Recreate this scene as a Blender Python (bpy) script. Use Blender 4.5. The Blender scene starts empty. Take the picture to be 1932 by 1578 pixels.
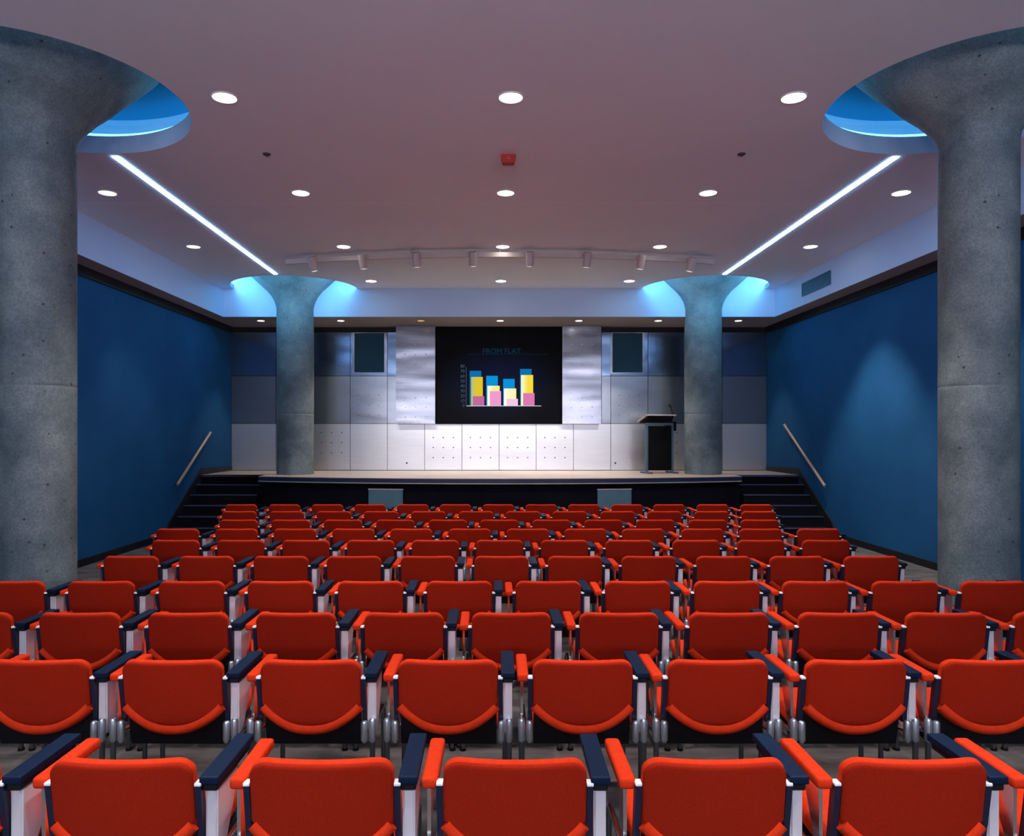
import bpy, bmesh, math, random
from mathutils import Vector, Matrix

random.seed(7)
scene = bpy.context.scene
COL = scene.collection
PI = math.pi
S = 2.86            # one room unit = ceiling height above the eye, in metres
EYE = 1.833         # eye height above the floor
F = 1390.0          # focal length in pixels of the 1932 px wide frame
VX, VY = 929.5, 818.0


def P(x, y, z):
    """room units, origin at the eye point -> metres"""
    return Vector((x * S, y * S, EYE + z * S))


# ------------------------------------------------------------------ materials
def new_mat(name):
    m = bpy.data.materials.new(name)
    m.use_nodes = True
    nt = m.node_tree
    return m, nt, nt.nodes['Principled BSDF']


def noise_mat(name, c1, c2, scale=5.0, rough=0.6, metal=0.0, bump=0.0, bump_scale=None, spec=0.5,
              stretch=(1, 1, 1), detail=4.0, lo=0.3, hi=0.7, sheen=0.0, coord='Object'):
    m, nt, b = new_mat(name)
    tc = nt.nodes.new('ShaderNodeTexCoord')
    mp = nt.nodes.new('ShaderNodeMapping')
    mp.inputs['Scale'].default_value = stretch
    nz = nt.nodes.new('ShaderNodeTexNoise')
    nz.inputs['Scale'].default_value = scale
    nz.inputs['Detail'].default_value = detail
    cr = nt.nodes.new('ShaderNodeValToRGB')
    cr.color_ramp.elements[0].position = lo
    cr.color_ramp.elements[1].position = hi
    cr.color_ramp.elements[0].color = (*c1, 1)
    cr.color_ramp.elements[1].color = (*c2, 1)
    L = nt.links.new
    L(tc.outputs[coord], mp.inputs['Vector'])
    L(mp.outputs[0], nz.inputs['Vector'])
    L(nz.outputs['Fac'], cr.inputs['Fac'])
    L(cr.outputs['Color'], b.inputs['Base Color'])
    b.inputs['Roughness'].default_value = rough
    b.inputs['Metallic'].default_value = metal
    b.inputs['Specular IOR Level'].default_value = spec
    if sheen:
        b.inputs['Sheen Weight'].default_value = sheen
        b.inputs['Sheen Tint'].default_value = (*c2, 1)
    if bump:
        bp = nt.nodes.new('ShaderNodeBump')
        bp.inputs['Strength'].default_value = bump
        bp.inputs['Distance'].default_value = 0.01
        n2 = nt.nodes.new('ShaderNodeTexNoise')
        n2.inputs['Scale'].default_value = bump_scale or scale * 4
        n2.inputs['Detail'].default_value = 3
        L(mp.outputs[0], n2.inputs['Vector'])
        L(n2.outputs['Fac'], bp.inputs['Height'])
        L(bp.outputs[0], b.inputs['Normal'])
    return m


def flat(name, c, rough=0.5, metal=0.0, spec=0.5):
    return noise_mat(name, tuple(v * 0.93 for v in c), c, scale=8, rough=rough, metal=metal, spec=spec)


def emit(name, c, strength):
    m, nt, b = new_mat(name)
    b.inputs['Base Color'].default_value = (0, 0, 0, 1)
    b.inputs['Specular IOR Level'].default_value = 0
    b.inputs['Emission Color'].default_value = (*c, 1)
    b.inputs['Emission Strength'].default_value = strength
    return m


def ceiling_mat():
    m = noise_mat('ceiling_plaster', (.66, .76, .83), (.72, .81, .88), scale=0.35, rough=.75, lo=.35, hi=.65)
    nt = m.node_tree
    L = nt.links.new
    b = nt.nodes['Principled BSDF']
    src = b.inputs['Base Color'].links[0].from_socket
    tc = nt.nodes.new('ShaderNodeTexCoord')
    sp = nt.nodes.new('ShaderNodeSeparateXYZ')
    L(tc.outputs['Object'], sp.inputs[0])
    a = nt.nodes.new('ShaderNodeMath'); a.operation = 'SUBTRACT'; a.inputs[1].default_value = 3.2 * S
    L(sp.outputs['Y'], a.inputs[0])
    ab = nt.nodes.new('ShaderNodeMath'); ab.operation = 'ABSOLUTE'
    L(a.outputs[0], ab.inputs[0])
    lt = nt.nodes.new('ShaderNodeMath'); lt.operation = 'LESS_THAN'; lt.inputs[1].default_value = 0.011
    L(ab.outputs[0], lt.inputs[0])
    mx = nt.nodes.new('ShaderNodeMix'); mx.data_type = 'RGBA'
    mx.inputs[7].default_value = (.80, .86, .92, 1)
    L(lt.outputs[0], mx.inputs[0])
    L(src, mx.inputs[6])
    L(mx.outputs[2], b.inputs['Base Color'])
    return m


def concrete_mat():
    m, nt, b = new_mat('cast_concrete')
    L = nt.links.new
    tc = nt.nodes.new('ShaderNodeTexCoord')
    n1 = nt.nodes.new('ShaderNodeTexNoise'); n1.inputs['Scale'].default_value = 1.6; n1.inputs['Detail'].default_value = 8
    n1.inputs['Roughness'].default_value = .65
    cr = nt.nodes.new('ShaderNodeValToRGB')
    e = cr.color_ramp.elements
    e[0].position, e[0].color = .40, (.095, .135, .145, 1)
    e[1].position, e[1].color = .63, (.215, .265, .265, 1)
    L(tc.outputs['Object'], n1.inputs['Vector']); L(n1.outputs['Fac'], cr.inputs['Fac'])
    # bug holes
    vo = nt.nodes.new('ShaderNodeTexVoronoi'); vo.inputs['Scale'].default_value = 9; vo.inputs['Randomness'].default_value = 1
    lt = nt.nodes.new('ShaderNodeMath'); lt.operation = 'LESS_THAN'; lt.inputs[1].default_value = .11
    L(tc.outputs['Object'], vo.inputs['Vector']); L(vo.outputs['Distance'], lt.inputs[0])
    sp = nt.nodes.new('ShaderNodeSeparateColor'); L(vo.outputs['Color'], sp.inputs[0])
    gt = nt.nodes.new('ShaderNodeMath'); gt.operation = 'GREATER_THAN'; gt.inputs[1].default_value = .55
    L(sp.outputs[0], gt.inputs[0])
    mu = nt.nodes.new('ShaderNodeMath'); mu.operation = 'MULTIPLY'; L(lt.outputs[0], mu.inputs[0]); L(gt.outputs[0], mu.inputs[1])
    mx = nt.nodes.new('ShaderNodeMix'); mx.data_type = 'RGBA'; mx.inputs[7].default_value = (.06, .06, .055, 1)
    L(mu.outputs[0], mx.inputs[0]); L(cr.outputs[0], mx.inputs[6])
    # light speckle
    n3 = nt.nodes.new('ShaderNodeTexNoise'); n3.inputs['Scale'].default_value = 55; n3.inputs['Detail'].default_value = 4
    L(tc.outputs['Object'], n3.inputs['Vector'])
    cr3 = nt.nodes.new('ShaderNodeValToRGB')
    cr3.color_ramp.elements[0].position = .35; cr3.color_ramp.elements[0].color = (.72, .72, .72, 1)
    cr3.color_ramp.elements[1].position = .7; cr3.color_ramp.elements[1].color = (1.2, 1.2, 1.2, 1)
    L(n3.outputs['Fac'], cr3.inputs['Fac'])
    m2 = nt.nodes.new('ShaderNodeMix'); m2.data_type = 'RGBA'; m2.blend_type = 'MULTIPLY'; m2.inputs[0].default_value = .8
    L(mx.outputs[2], m2.inputs[6]); L(cr3.outputs[0], m2.inputs[7])
    L(m2.outputs[2], b.inputs['Base Color'])
    b.inputs['Roughness'].default_value = .7
    bp = nt.nodes.new('ShaderNodeBump'); bp.inputs['Strength'].default_value = .25; bp.inputs['Distance'].default_value = .01
    L(n3.outputs['Fac'], bp.inputs['Height']); L(bp.outputs[0], b.inputs['Normal'])
    return m


def steel_mat(name, base, rough, metal=1.0, wav=.35):
    """brushed stainless sheet: fine horizontal grain plus slow buckling"""
    m, nt, b = new_mat(name)
    L = nt.links.new
    tc = nt.nodes.new('ShaderNodeTexCoord')
    mp = nt.nodes.new('ShaderNodeMapping'); mp.inputs['Scale'].default_value = (1.5, 1.5, 220)
    n1 = nt.nodes.new('ShaderNodeTexNoise'); n1.inputs['Scale'].default_value = 1; n1.inputs['Detail'].default_value = 3
    L(tc.outputs['Object'], mp.inputs[0]); L(mp.outputs[0], n1.inputs['Vector'])
    cr = nt.nodes.new('ShaderNodeValToRGB')
    cr.color_ramp.elements[0].position = .3; cr.color_ramp.elements[0].color = (*[v * .86 for v in base], 1)
    cr.color_ramp.elements[1].position = .7; cr.color_ramp.elements[1].color = (*base, 1)
    L(n1.outputs['Fac'], cr.inputs['Fac']); L(cr.outputs[0], b.inputs['Base Color'])
    b.inputs['Roughness'].default_value = rough
    b.inputs['Metallic'].default_value = metal
    mp2 = nt.nodes.new('ShaderNodeMapping'); mp2.inputs['Scale'].default_value = (.5, .5, 2.2)
    n2 = nt.nodes.new('ShaderNodeTexNoise'); n2.inputs['Scale'].default_value = 1; n2.inputs['Detail'].default_value = 1
    oi = nt.nodes.new('ShaderNodeObjectInfo')
    av = nt.nodes.new('ShaderNodeVectorMath'); av.operation = 'MULTIPLY_ADD'; av.inputs[1].default_value = (7, 7, 7)
    L(oi.outputs['Random'], av.inputs[0]); L(tc.outputs['Object'], av.inputs[2])
    L(av.outputs[0], mp2.inputs[0]); L(mp2.outputs[0], n2.inputs['Vector'])
    bp = nt.nodes.new('ShaderNodeBump'); bp.inputs['Strength'].default_value = wav; bp.inputs['Distance'].default_value = .06
    L(n2.outputs['Fac'], bp.inputs['Height'])
    bp2 = nt.nodes.new('ShaderNodeBump'); bp2.inputs['Strength'].default_value = .12; bp2.inputs['Distance'].default_value = .003
    L(n1.outputs['Fac'], bp2.inputs['Height']); L(bp.outputs[0], bp2.inputs['Normal'])
    L(bp2.outputs[0], b.inputs['Normal'])
    return m


M = {}
M['ceiling'] = ceiling_mat()
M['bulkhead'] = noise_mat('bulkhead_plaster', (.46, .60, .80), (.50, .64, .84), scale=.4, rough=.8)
M['soffit'] = noise_mat('soffit_paint', (.25, .24, .24), (.28, .27, .27), scale=.5, rough=.8)
M['wall'] = noise_mat('blue_wall_fabric', (.007, .075, .19), (.009, .095, .225), scale=1.2, rough=.85, bump=.15, bump_scale=300, spec=.2)
M['rear'] = noise_mat('rear_wall_paint', (.62, .66, .72), (.70, .73, .78), scale=.5, rough=.8)
M['black'] = noise_mat('black_paint', (.006, .006, .008), (.012, .011, .014), scale=6, rough=.6, spec=.3)
M['floor'] = noise_mat('grey_carpet', (.035, .030, .030), (.125, .108, .106), scale=3.2, rough=.9, spec=.15, bump=.3, bump_scale=120, stretch=(.6, 2.2, 1), detail=6)
M['concrete'] = concrete_mat()
M['recess'] = noise_mat('recess_neon_tint', (.015, .22, .42), (.02, .26, .48), scale=.8, rough=.8)  # deep blue colour carries the neon light and its falloff
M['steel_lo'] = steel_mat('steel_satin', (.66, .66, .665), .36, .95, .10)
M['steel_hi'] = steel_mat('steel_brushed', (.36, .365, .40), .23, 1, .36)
M['steel_top'] = steel_mat('steel_reflection_blue', (.26, .36, .50), .20, 1, .42)  # blue reflection of the top row put into the base colour
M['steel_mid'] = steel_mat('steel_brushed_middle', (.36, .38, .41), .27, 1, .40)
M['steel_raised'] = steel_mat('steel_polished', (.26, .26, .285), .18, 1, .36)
M['bolt'] = flat('bolt_dark', (.06, .06, .065), .4, .2)
M['speaker'] = noise_mat('speaker_cloth', (.008, .05, .085), (.012, .065, .105), scale=150, rough=.9)
M['screen'] = noise_mat('screen_black', (.0015, .0015, .003), (.0025, .0025, .005), scale=2, rough=.3, spec=.04)
M['deck'] = noise_mat('stage_boards', (.36, .27, .21), (.46, .35, .28), scale=2, rough=.38, stretch=(1, 8, 1), spec=.4)
M['fascia'] = noise_mat('stage_fascia_navy', (.010, .014, .05), (.014, .02, .065), scale=3, rough=.5)
M['fascia_line'] = flat('fascia_edge', (.45, .38, .34), .4)
M['stage_front'] = noise_mat('stage_front_black', (.002, .002, .005), (.004, .004, .008), scale=4, rough=.8, spec=.1)
M['stair'] = noise_mat('stair_dark_carpet', (.003, .003, .006), (.006, .006, .010), scale=30, rough=.85, spec=.1)
M['nosing'] = flat('stair_nosing', (.05, .055, .12), .45)
M['teal'] = noise_mat('teal_panel', (.06, .14, .18), (.075, .165, .21), scale=3, rough=.55)
M['rail'] = noise_mat('handrail_wood', (.35, .22, .15), (.45, .30, .21), scale=4, rough=.25, stretch=(1, .2, 1))
M['chrome'] = flat('polished_aluminium', (.74, .75, .78), .16, 1)
M['blade'] = flat('satin_aluminium', (.80, .76, .79), .38, .55)
M['leg'] = flat('steel_tube', (.20, .23, .25), .3, 1)
M['socket'] = flat('socket_metal', (.42, .47, .49), .36, .9)
M['red'] = noise_mat('red_wool', (.47, .026, .007), (.54, .034, .009), scale=40, rough=.95, spec=.03, bump=.2, bump_scale=400)
M['red_dark'] = noise_mat('red_back_fabric', (.23, .012, .004), (.29, .015, .005), scale=220, rough=.95, spec=.03, bump=.25, bump_scale=500)
M['navy'] = noise_mat('navy_vinyl', (.001, .006, .022), (.002, .009, .030), scale=30, rough=.5, spec=.12)
M['bracket'] = flat('bracket_dark', (.008, .011, .03), .3, 0, .4)
M['blackp'] = flat('black_plastic', (.005, .005, .007), .5, 0, .2)
M['white_trim'] = flat('white_trim', (.75, .73, .72), .4)
M['track'] = flat('track_cream', (.48, .41, .39), .5)
M['lamp'] = emit('downlight_glow', (1.0, .96, .90), 14)
M['lamp_dim'] = emit('downlight_glow_dim', (1.0, .93, .88), 4)
M['lamp_amber'] = emit('downlight_glow_amber', (1.0, .55, .12), 1.2)
M['strip'] = emit('strip_glow', (.30, .58, 1.0), 26)
M['neon'] = emit('neon_blue', (.14, .66, 1.0), 4.2)
M['neon_stage'] = emit('neon_blue_stage', (.20, .66, 1.0), 42)
M['fire_red'] = flat('alarm_red', (.42, .012, .006), .5, 0, .2)
M['lens'] = flat('alarm_lens', (.42, .05, .05), .3)
M['vent'] = flat('vent_teal', (.05, .16, .24), .5)
M['sprinkler'] = flat('sprinkler_dark', (.05, .04, .045), .4)
M['lectern_post'] = flat('lectern_post', (.10, .16, .21), .4, .3)
M['lectern_top'] = flat('lectern_top', (.55, .50, .47), .4)
M['lectern_dark'] = flat('lectern_dark', (.003, .003, .004), .7, 0, .15)


# ------------------------------------------------------------------ mesh helpers
def obj(name, bm, mat, parent=None, smooth=False, loc=None):
    me = bpy.data.meshes.new(name)
    bmesh.ops.recalc_face_normals(bm, faces=bm.faces[:])
    bm.to_mesh(me)
    bm.free()
    if smooth:
        for p in me.polygons:
            p.use_smooth = True
        me.set_sharp_from_angle(angle=math.radians(48))
    me.materials.append(mat)
    o = bpy.data.objects.new(name, me)
    COL.objects.link(o)
    if parent is not None:
        o.parent = parent
    if loc is not None:
        o.location = loc
    return o


def tag(o, label=None, cat=None, group=None, kind=None):
    if label: o['label'] = label
    if cat: o['category'] = cat
    if group: o['group'] = group
    if kind: o['kind'] = kind
    return o


def empty(name, loc=(0, 0, 0), rz=0.0):
    o = bpy.data.objects.new(name, None)
    COL.objects.link(o)
    o.location = loc
    o.rotation_euler = (0, 0, rz)
    return o


def BM():
    return bmesh.new()


def box(bm, x0, x1, y0, y1, z0, z1, bevel=0.0, seg=2):
    n = bmesh.new()
    bmesh.ops.create_cube(n, size=1)
    for v in n.verts:
        v.co = Vector(((x0 + x1) / 2 + v.co.x * (x1 - x0), (y0 + y1) / 2 + v.co.y * (y1 - y0), (z0 + z1) / 2 + v.co.z * (z1 - z0)))
    if bevel:
        bmesh.ops.bevel(n, geom=n.edges[:] , offset=bevel, segments=seg, affect='EDGES', profile=.6)
    me = bpy.data.meshes.new('t'); n.to_mesh(me); n.free()
    bm.from_mesh(me); bpy.data.meshes.remove(me)
    return bm


def tube(bm, a, b, r, seg=12, r2=None, cap_dome=0.0):
    a = Vector(a); b = Vector(b)
    d = (b - a)
    n = d.normalized()
    t = Vector((1, 0, 0)) if abs(n.x) < .9 else Vector((0, 1, 0))
    u = n.cross(t).normalized(); w = n.cross(u)
    r2 = r if r2 is None else r2
    ra = [bm.verts.new(a + (u * math.cos(2 * PI * i / seg) + w * math.sin(2 * PI * i / seg)) * r) for i in range(seg)]
    rb = [bm.verts.new(b + (u * math.cos(2 * PI * i / seg) + w * math.sin(2 * PI * i / seg)) * r2) for i in range(seg)]
    for i in range(seg):
        j = (i + 1) % seg
        bm.faces.new((ra[i], ra[j], rb[j], rb[i]))
    bm.faces.new(ra[::-1])
    if cap_dome:
        rc = [bm.verts.new(b + n * cap_dome * .7 + (u * math.cos(2 * PI * i / seg) + w * math.sin(2 * PI * i / seg)) * r2 * .7) for i in range(seg)]
        for i in range(seg):
            j = (i + 1) % seg
            bm.faces.new((rb[i], rb[j], rc[j], rc[i]))
        top = bm.verts.new(b + n * cap_dome)
        for i in range(seg):
            bm.faces.new((rc[i], rc[(i + 1) % seg], top))
    else:
        bm.faces.new(rb)
    return bm


def path_tube(bm, pts, r, seg=10):
    pts = [Vector(p) for p in pts]
    rings = []
    for i, p in enumerate(pts):
        d = (pts[min(i + 1, len(pts) - 1)] - pts[max(i - 1, 0)]).normalized()
        t = Vector((0, 0, 1)) if abs(d.z) < .9 else Vector((1, 0, 0))
        u = d.cross(t).normalized(); w = d.cross(u)
        rings.append([bm.verts.new(p + (u * math.cos(2 * PI * k / seg) + w * math.sin(2 * PI * k / seg)) * r) for k in range(seg)])
    for a, b in zip(rings, rings[1:]):
        for k in range(seg):
            bm.faces.new((a[k], a[(k + 1) % seg], b[(k + 1) % seg], b[k]))
    bm.faces.new(rings[0][::-1]); bm.faces.new(rings[-1])
    return bm


def lathe(bm, prof, seg=64, a0=0.0, a1=2 * PI, c=(0, 0, 0)):
    full = abs(a1 - a0 - 2 * PI) < 1e-6
    n = seg if full else seg + 1
    rings = []
    for (r, z) in prof:
        rings.append([bm.verts.new((c[0] + r * math.cos(a0 + (a1 - a0) * i / seg), c[1] + r * math.sin(a0 + (a1 - a0) * i / seg), c[2] + z)) for i in range(n)])
    for a, b in zip(rings, rings[1:]):
        for i in range(seg):
            j = (i + 1) % n
            bm.faces.new((a[i], a[j], b[j], b[i]))
    return rings


def prism(bm, poly, axis, lo, hi):
    """poly: list of 2-D points; axis the extrusion axis"""
    def v(p, t):
        if axis == 'x': return (t, p[0], p[1])
        if axis == 'y': return (p[0], t, p[1])
        return (p[0], p[1], t)
    A = [bm.verts.new(v(p, lo)) for p in poly]
    B = [bm.verts.new(v(p, hi)) for p in poly]
    n = len(poly)
    for i in range(n):
        bm.faces.new((A[i], A[(i + 1) % n], B[(i + 1) % n], B[i]))
    bm.faces.new(A[::-1]); bm.faces.new(B)
    return bm


def quad(bm, *pts):
    return bm.faces.new([bm.verts.new(p) for p in pts])


# ------------------------------------------------------------------ room dimensions (room units)
XL, XR = -1.98, 2.077           # side walls
BL, BR = -1.862, 1.950          # bulkhead faces
BY = 5.09                       # stage bulkhead face
YB = 5.58                       # steel wall
YR = -1.7                       # rear of the hall
ZS = .8057                      # soffit
ZF = -EYE / S                   # floor
XC = .0485                      # axis of the room
ZD = -.281                      # stage deck
RH = .427                       # ceiling holes
COLS = [(-1.362, 2.205), (1.456, 2.210), (-1.362, 5.085), (1.456, 5.10)]
ZSLAB = 1.32

# floor
bm = BM(); quad(bm, P(XL, YR, ZF), P(XR, YR, ZF), P(XR, YB, ZF), P(XL, YB, ZF))
tag(obj('floor', bm, M['floor']), 'mottled dark grey carpet floor beneath the rows of chairs', 'floor', kind='structure')

# side walls, rear wall
for nm, x, lab in (('wall_left', XL, 'deep blue side wall on the left behind the handrail'), ('wall_right', XR, 'deep blue side wall on the right with two light scallops')):
    bm = BM(); s = -.05 if x < 0 else .05
    box(bm, *sorted((x * S, (x + s) * S)), YR * S, YB * S, 0, EYE + (ZS + .02) * S)
    tag(obj(nm, bm, M['wall']), lab, 'wall', kind='structure')
bm = BM(); box(bm, XL * S, XR * S, (YR - .05) * S, YR * S, 0, EYE + 1.0 * S)
tag(obj('wall_rear', bm, M['rear']), 'grey rear wall behind the viewer', 'wall', kind='structure')

# black reveal under the soffit and black baseboards
t = .012
bm = BM(); box(bm, XL * S, (XL + t) * S, YR * S, (YB - .001) * S, EYE + (ZS - .048) * S, EYE + ZS * S)
tag(obj('trim_1', bm, M['black']), 'black reveal strip along the top of the left wall', 'trim', kind='structure')
bm = BM(); box(bm, (XR - t) * S, XR * S, YR * S, (YB - .001) * S, EYE + (ZS - .048) * S, EYE + ZS * S)
tag(obj('trim_2', bm, M['black']), 'black reveal strip along the top of the right wall', 'trim', kind='structure')
for nm, x0, x1, lab in (('baseboard_left', XL, XL + .008, 'black baseboard along the left wall'), ('baseboard_right', XR - .008, XR, 'black baseboard along the right wall')):
    bm = BM(); box(bm, x0 * S, x1 * S, YR * S, 4.46 * S, 0, .036 * S)
    # sloped length climbing beside the stairs, then level on the stage
    a = (4.46 * S, 0); poly = [(4.46, ZF), (4.46, ZF + .036), (4.50, ZF + .10), (5.0, ZD + .045), (YB, ZD + .03), (YB, ZD), (5.0, ZD), (4.55, ZF)]
    prism(bm, [(p[0] * S, EYE + p[1] * S) for p in poly], 'x', x0 * S, x1 * S)
    tag(obj(nm, bm, M['black']), lab, 'baseboard', kind='structure')

# ceiling with four round openings (the stage pair cut to half circles by the bulkhead)
A = .45
bm = BM()
zc = 1.0


def hole_patch(xc, yc, half):
    n = 96
    prev = None
    for i in range(n + 1):
        th = 2 * PI * i / n if not half else PI + PI * i / n
        c, s_ = math.cos(th), math.sin(th)
        k = A / max(abs(c), abs(s_))
        y_top = BY if half else None
        ic = Vector((xc + RH * c, yc + RH * s_)); oc = Vector((xc + k * c, yc + k * s_))
        if prev:
            quad(bm, P(prev[0].x, prev[0].y, zc), P(prev[1].x, prev[1].y, zc), P(oc.x, oc.y, zc), P(ic.x, ic.y, zc))
        prev = (ic, oc)


HL = COLS[0]; HR = COLS[1]
back_c = [(-1.362, BY), (1.456, BY)]
hole_patch(HL[0], HL[1], False); hole_patch(HR[0], HR[1], False)
for b in back_c: hole_patch(b[0], b[1], True)


def rect(x0, x1, y0, y1):
    quad(bm, P(x0, y0, zc), P(x1, y0, zc), P(x1, y1, zc), P(x0, y1, zc))


for (xa, xb) in ((BL, HL[0] - A), (HL[0] + A, HR[0] - A), (HR[0] + A, BR)):
    rect(xa, xb, YR, BY)
for i, h in enumerate((HL, HR)):
    rect(h[0] - A, h[0] + A, YR, h[1] - A)
    rect(h[0] - A, h[0] + A, h[1] + A, BY - A)
tag(obj('ceiling', bm, M['ceiling']), 'mauve grey flat ceiling with round openings around the columns', 'ceiling', kind='structure')

# bulkhead faces and soffit
bm = BM()
quad(bm, P(BL, YR, ZS), P(BL, BY, ZS), P(BL, BY, 1), P(BL, YR, 1))
quad(bm, P(BR, YR, ZS), P(BR, BY, ZS), P(BR, BY, 1), P(BR, YR, 1))
quad(bm, P(BL, BY, ZS), P(BR, BY, ZS), P(BR, BY, ZSLAB), P(BL, BY, ZSLAB))
tag(obj('ceiling_bulkhead', bm, M['bulkhead']), 'pale dropped bulkhead band around the ceiling edge', 'bulkhead', kind='structure')
bm = BM()
quad(bm, P(XL, YR, ZS), P(BL, YR, ZS), P(BL, BY, ZS), P(XL, BY, ZS))
quad(bm, P(BR, YR, ZS), P(XR, YR, ZS), P(XR, BY, ZS), P(BR, BY, ZS))
quad(bm, P(XL, BY, ZS), P(XR, BY, ZS), P(XR, YB + .03, ZS), P(XL, YB + .03, ZS))
tag(obj('ceiling_soffit', bm, M['soffit']), 'dark grey soffit under the bulkhead along walls and stage', 'soffit', kind='structure')

# recesses above the openings
for i, (xc, yc) in enumerate([HL, HR] + back_c):
    half = i >= 2
    a0, a1 = (PI, 2 * PI) if half else (0, 2 * PI)
    bm = BM()
    c = P(xc, yc, 0)
    pr = [(RH + .098, 1.16), (RH + .07, 1.178), (RH + .04, 1.20), (RH + .02, 1.25), (RH + .01, ZSLAB), (.05, ZSLAB)]
    lathe(bm, [(r * S, z * S) for r, z in pr], 96 if not half else 48, a0, a1, c)
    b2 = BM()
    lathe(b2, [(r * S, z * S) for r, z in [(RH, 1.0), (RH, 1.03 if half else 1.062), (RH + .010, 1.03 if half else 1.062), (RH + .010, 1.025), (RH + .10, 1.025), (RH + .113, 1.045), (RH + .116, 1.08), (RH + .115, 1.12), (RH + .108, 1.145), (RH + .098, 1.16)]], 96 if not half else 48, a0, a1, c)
    nm = ('near left', 'near right', 'stage left', 'stage right')[i]
    rec = obj('ceiling_recess', bm, M['recess'], smooth=True)
    obj('lip_ring', b2, M['bulkhead'], rec)  # pale colour of lip and lower wall imitates the neon glow
    tag(rec, 'round blue-lit ceiling recess around the %s column' % nm, 'recess', kind='structure')
    bm = BM()
    n = 72
    pts = []
    for k in range(n + 1 if half else n):
        th = a0 + (a1 - a0) * k / n if not half else a0 + .05 + (a1 - a0 - .1) * k / n
        pts.append((math.cos(th), math.sin(th)))
    R, r = (RH + .026) * S, .012 * S
    rings = []
    for (cx, sx) in pts:
        ring = []
        for q in range(10):
            ph = 2 * PI * q / 10
            rr = R + r * math.cos(ph)
            ring.append(bm.verts.new((c.x + rr * cx, c.y + rr * sx, EYE + (1.075 if half else 1.067) * S + r * math.sin(ph))))
        rings.append(ring)
    m_ = len(rings)
    for k in range(m_ - 1 if half else m_):
        a_, b_ = rings[k], rings[(k + 1) % m_]
        for q in range(10):
            bm.faces.new((a_[q], a_[(q + 1) % 10], b_[(q + 1) % 10], b_[q]))
    tag(obj('neon_tube', bm, M['neon_stage' if half else 'neon'], smooth=True), 'glowing blue neon tube circling the top of the %s concrete column' % nm, 'neon light', 'blue neon tubes in the column recesses')

# ------------------------------------------------------------------ columns
PF = [(.104, .862), (.108, .885), (.130, .925), (.165, .967), (.21, 1.01), (.255, 1.06), (.30, 1.105), (.345, 1.155), (.40, 1.23), (.45, ZSLAB)]
PB = [(.125, .855), (.130, .88), (.140, .91), (.160, .945), (.190, .980), (.235, 1.02), (.28, 1.06), (.33, 1.105), (.37, 1.16), (.41, 1.23), (.45, ZSLAB)]
col_lab = ['thick concrete column with flared top nearest the left side, cut by the photo edge',
           'thick concrete column with flared top nearest the right side, cut by the photo edge',
           'concrete column on the left of the stage, in front of the left steel panel',
           'concrete column on the right of the stage, beside the lectern']
for i, (xc, yc) in enumerate(COLS):
    front = i < 2
    z0 = ZF if front else ZD
    r0 = .104 if front else .125
    root = empty('concrete_column', P(xc, yc, z0))
    tag(root, col_lab[i], 'column', 'flared concrete columns', 'thing')
    zj = .133 if not front else .14
    g = .0016
    pr = [(r0, 0), (r0, zj - z0 - .012), (r0, zj - z0 - g), (r0 - .0010, zj - z0), (r0, zj - z0 + g), (r0, zj - z0 + .012), (r0, .70 - z0)]
    bm = BM()
    lathe(bm, [(r * S, z * S) for r, z in pr], 72)
    so = obj('shaft', bm, M['concrete'], root, smooth=True)
    bm = BM()
    pr = [(r0, .70 - z0)] + [(r, z - z0) for r, z in (PF if front else PB)]
    lathe(bm, [(r * S, z * S) for r, z in pr], 72)
    obj('capital', bm, M['concrete'], root, smooth=True)

# ------------------------------------------------------------------ ceiling lights
def spot(name, loc, target, energy, angle, blend, color=(1, .95, .90), radius=.08):
    L = bpy.data.lights.new(name, 'SPOT')
    L.energy = energy; L.spot_size = math.radians(angle); L.spot_blend = blend; L.color = color
    L.shadow_soft_size = radius
    o = bpy.data.objects.new(name, L)
    COL.objects.link(o)
    o.location = loc
    d = Vector(target) - Vector(loc)
    o.rotation_euler = d.to_track_quat('-Z', 'Y').to_euler()
    return o


def downlight(x, y, z, r, mat, label, group, energy, angle=78, blend=.55, color=(1, .95, .90)):
    loc = P(x, y, z)
    root = empty('recessed_downlight', loc)
    tag(root, label, 'ceiling light', group)
    bm = BM()
    R = r * S
    lathe(bm, [(R * 1.13, 0), (R * 1.13, -.006), (R * 1.02, -.010), (R * .98, -.004), (R * .96, .0)], 40)
    obj('trim_ring', bm, M['white_trim'], root, smooth=True)
    bm = BM()
    rg = lathe(bm, [(R * .985, -.003), (R * .8, -.0055)], 40)
    bm.faces.new(rg[1])
    obj('lamp_lens', bm, mat, root)
    if energy:
        lt = spot('downlight_beam', (0, 0, -.02), (0, 0, -1), energy, angle, blend, color)
        lt.parent = root
    return root


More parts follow.
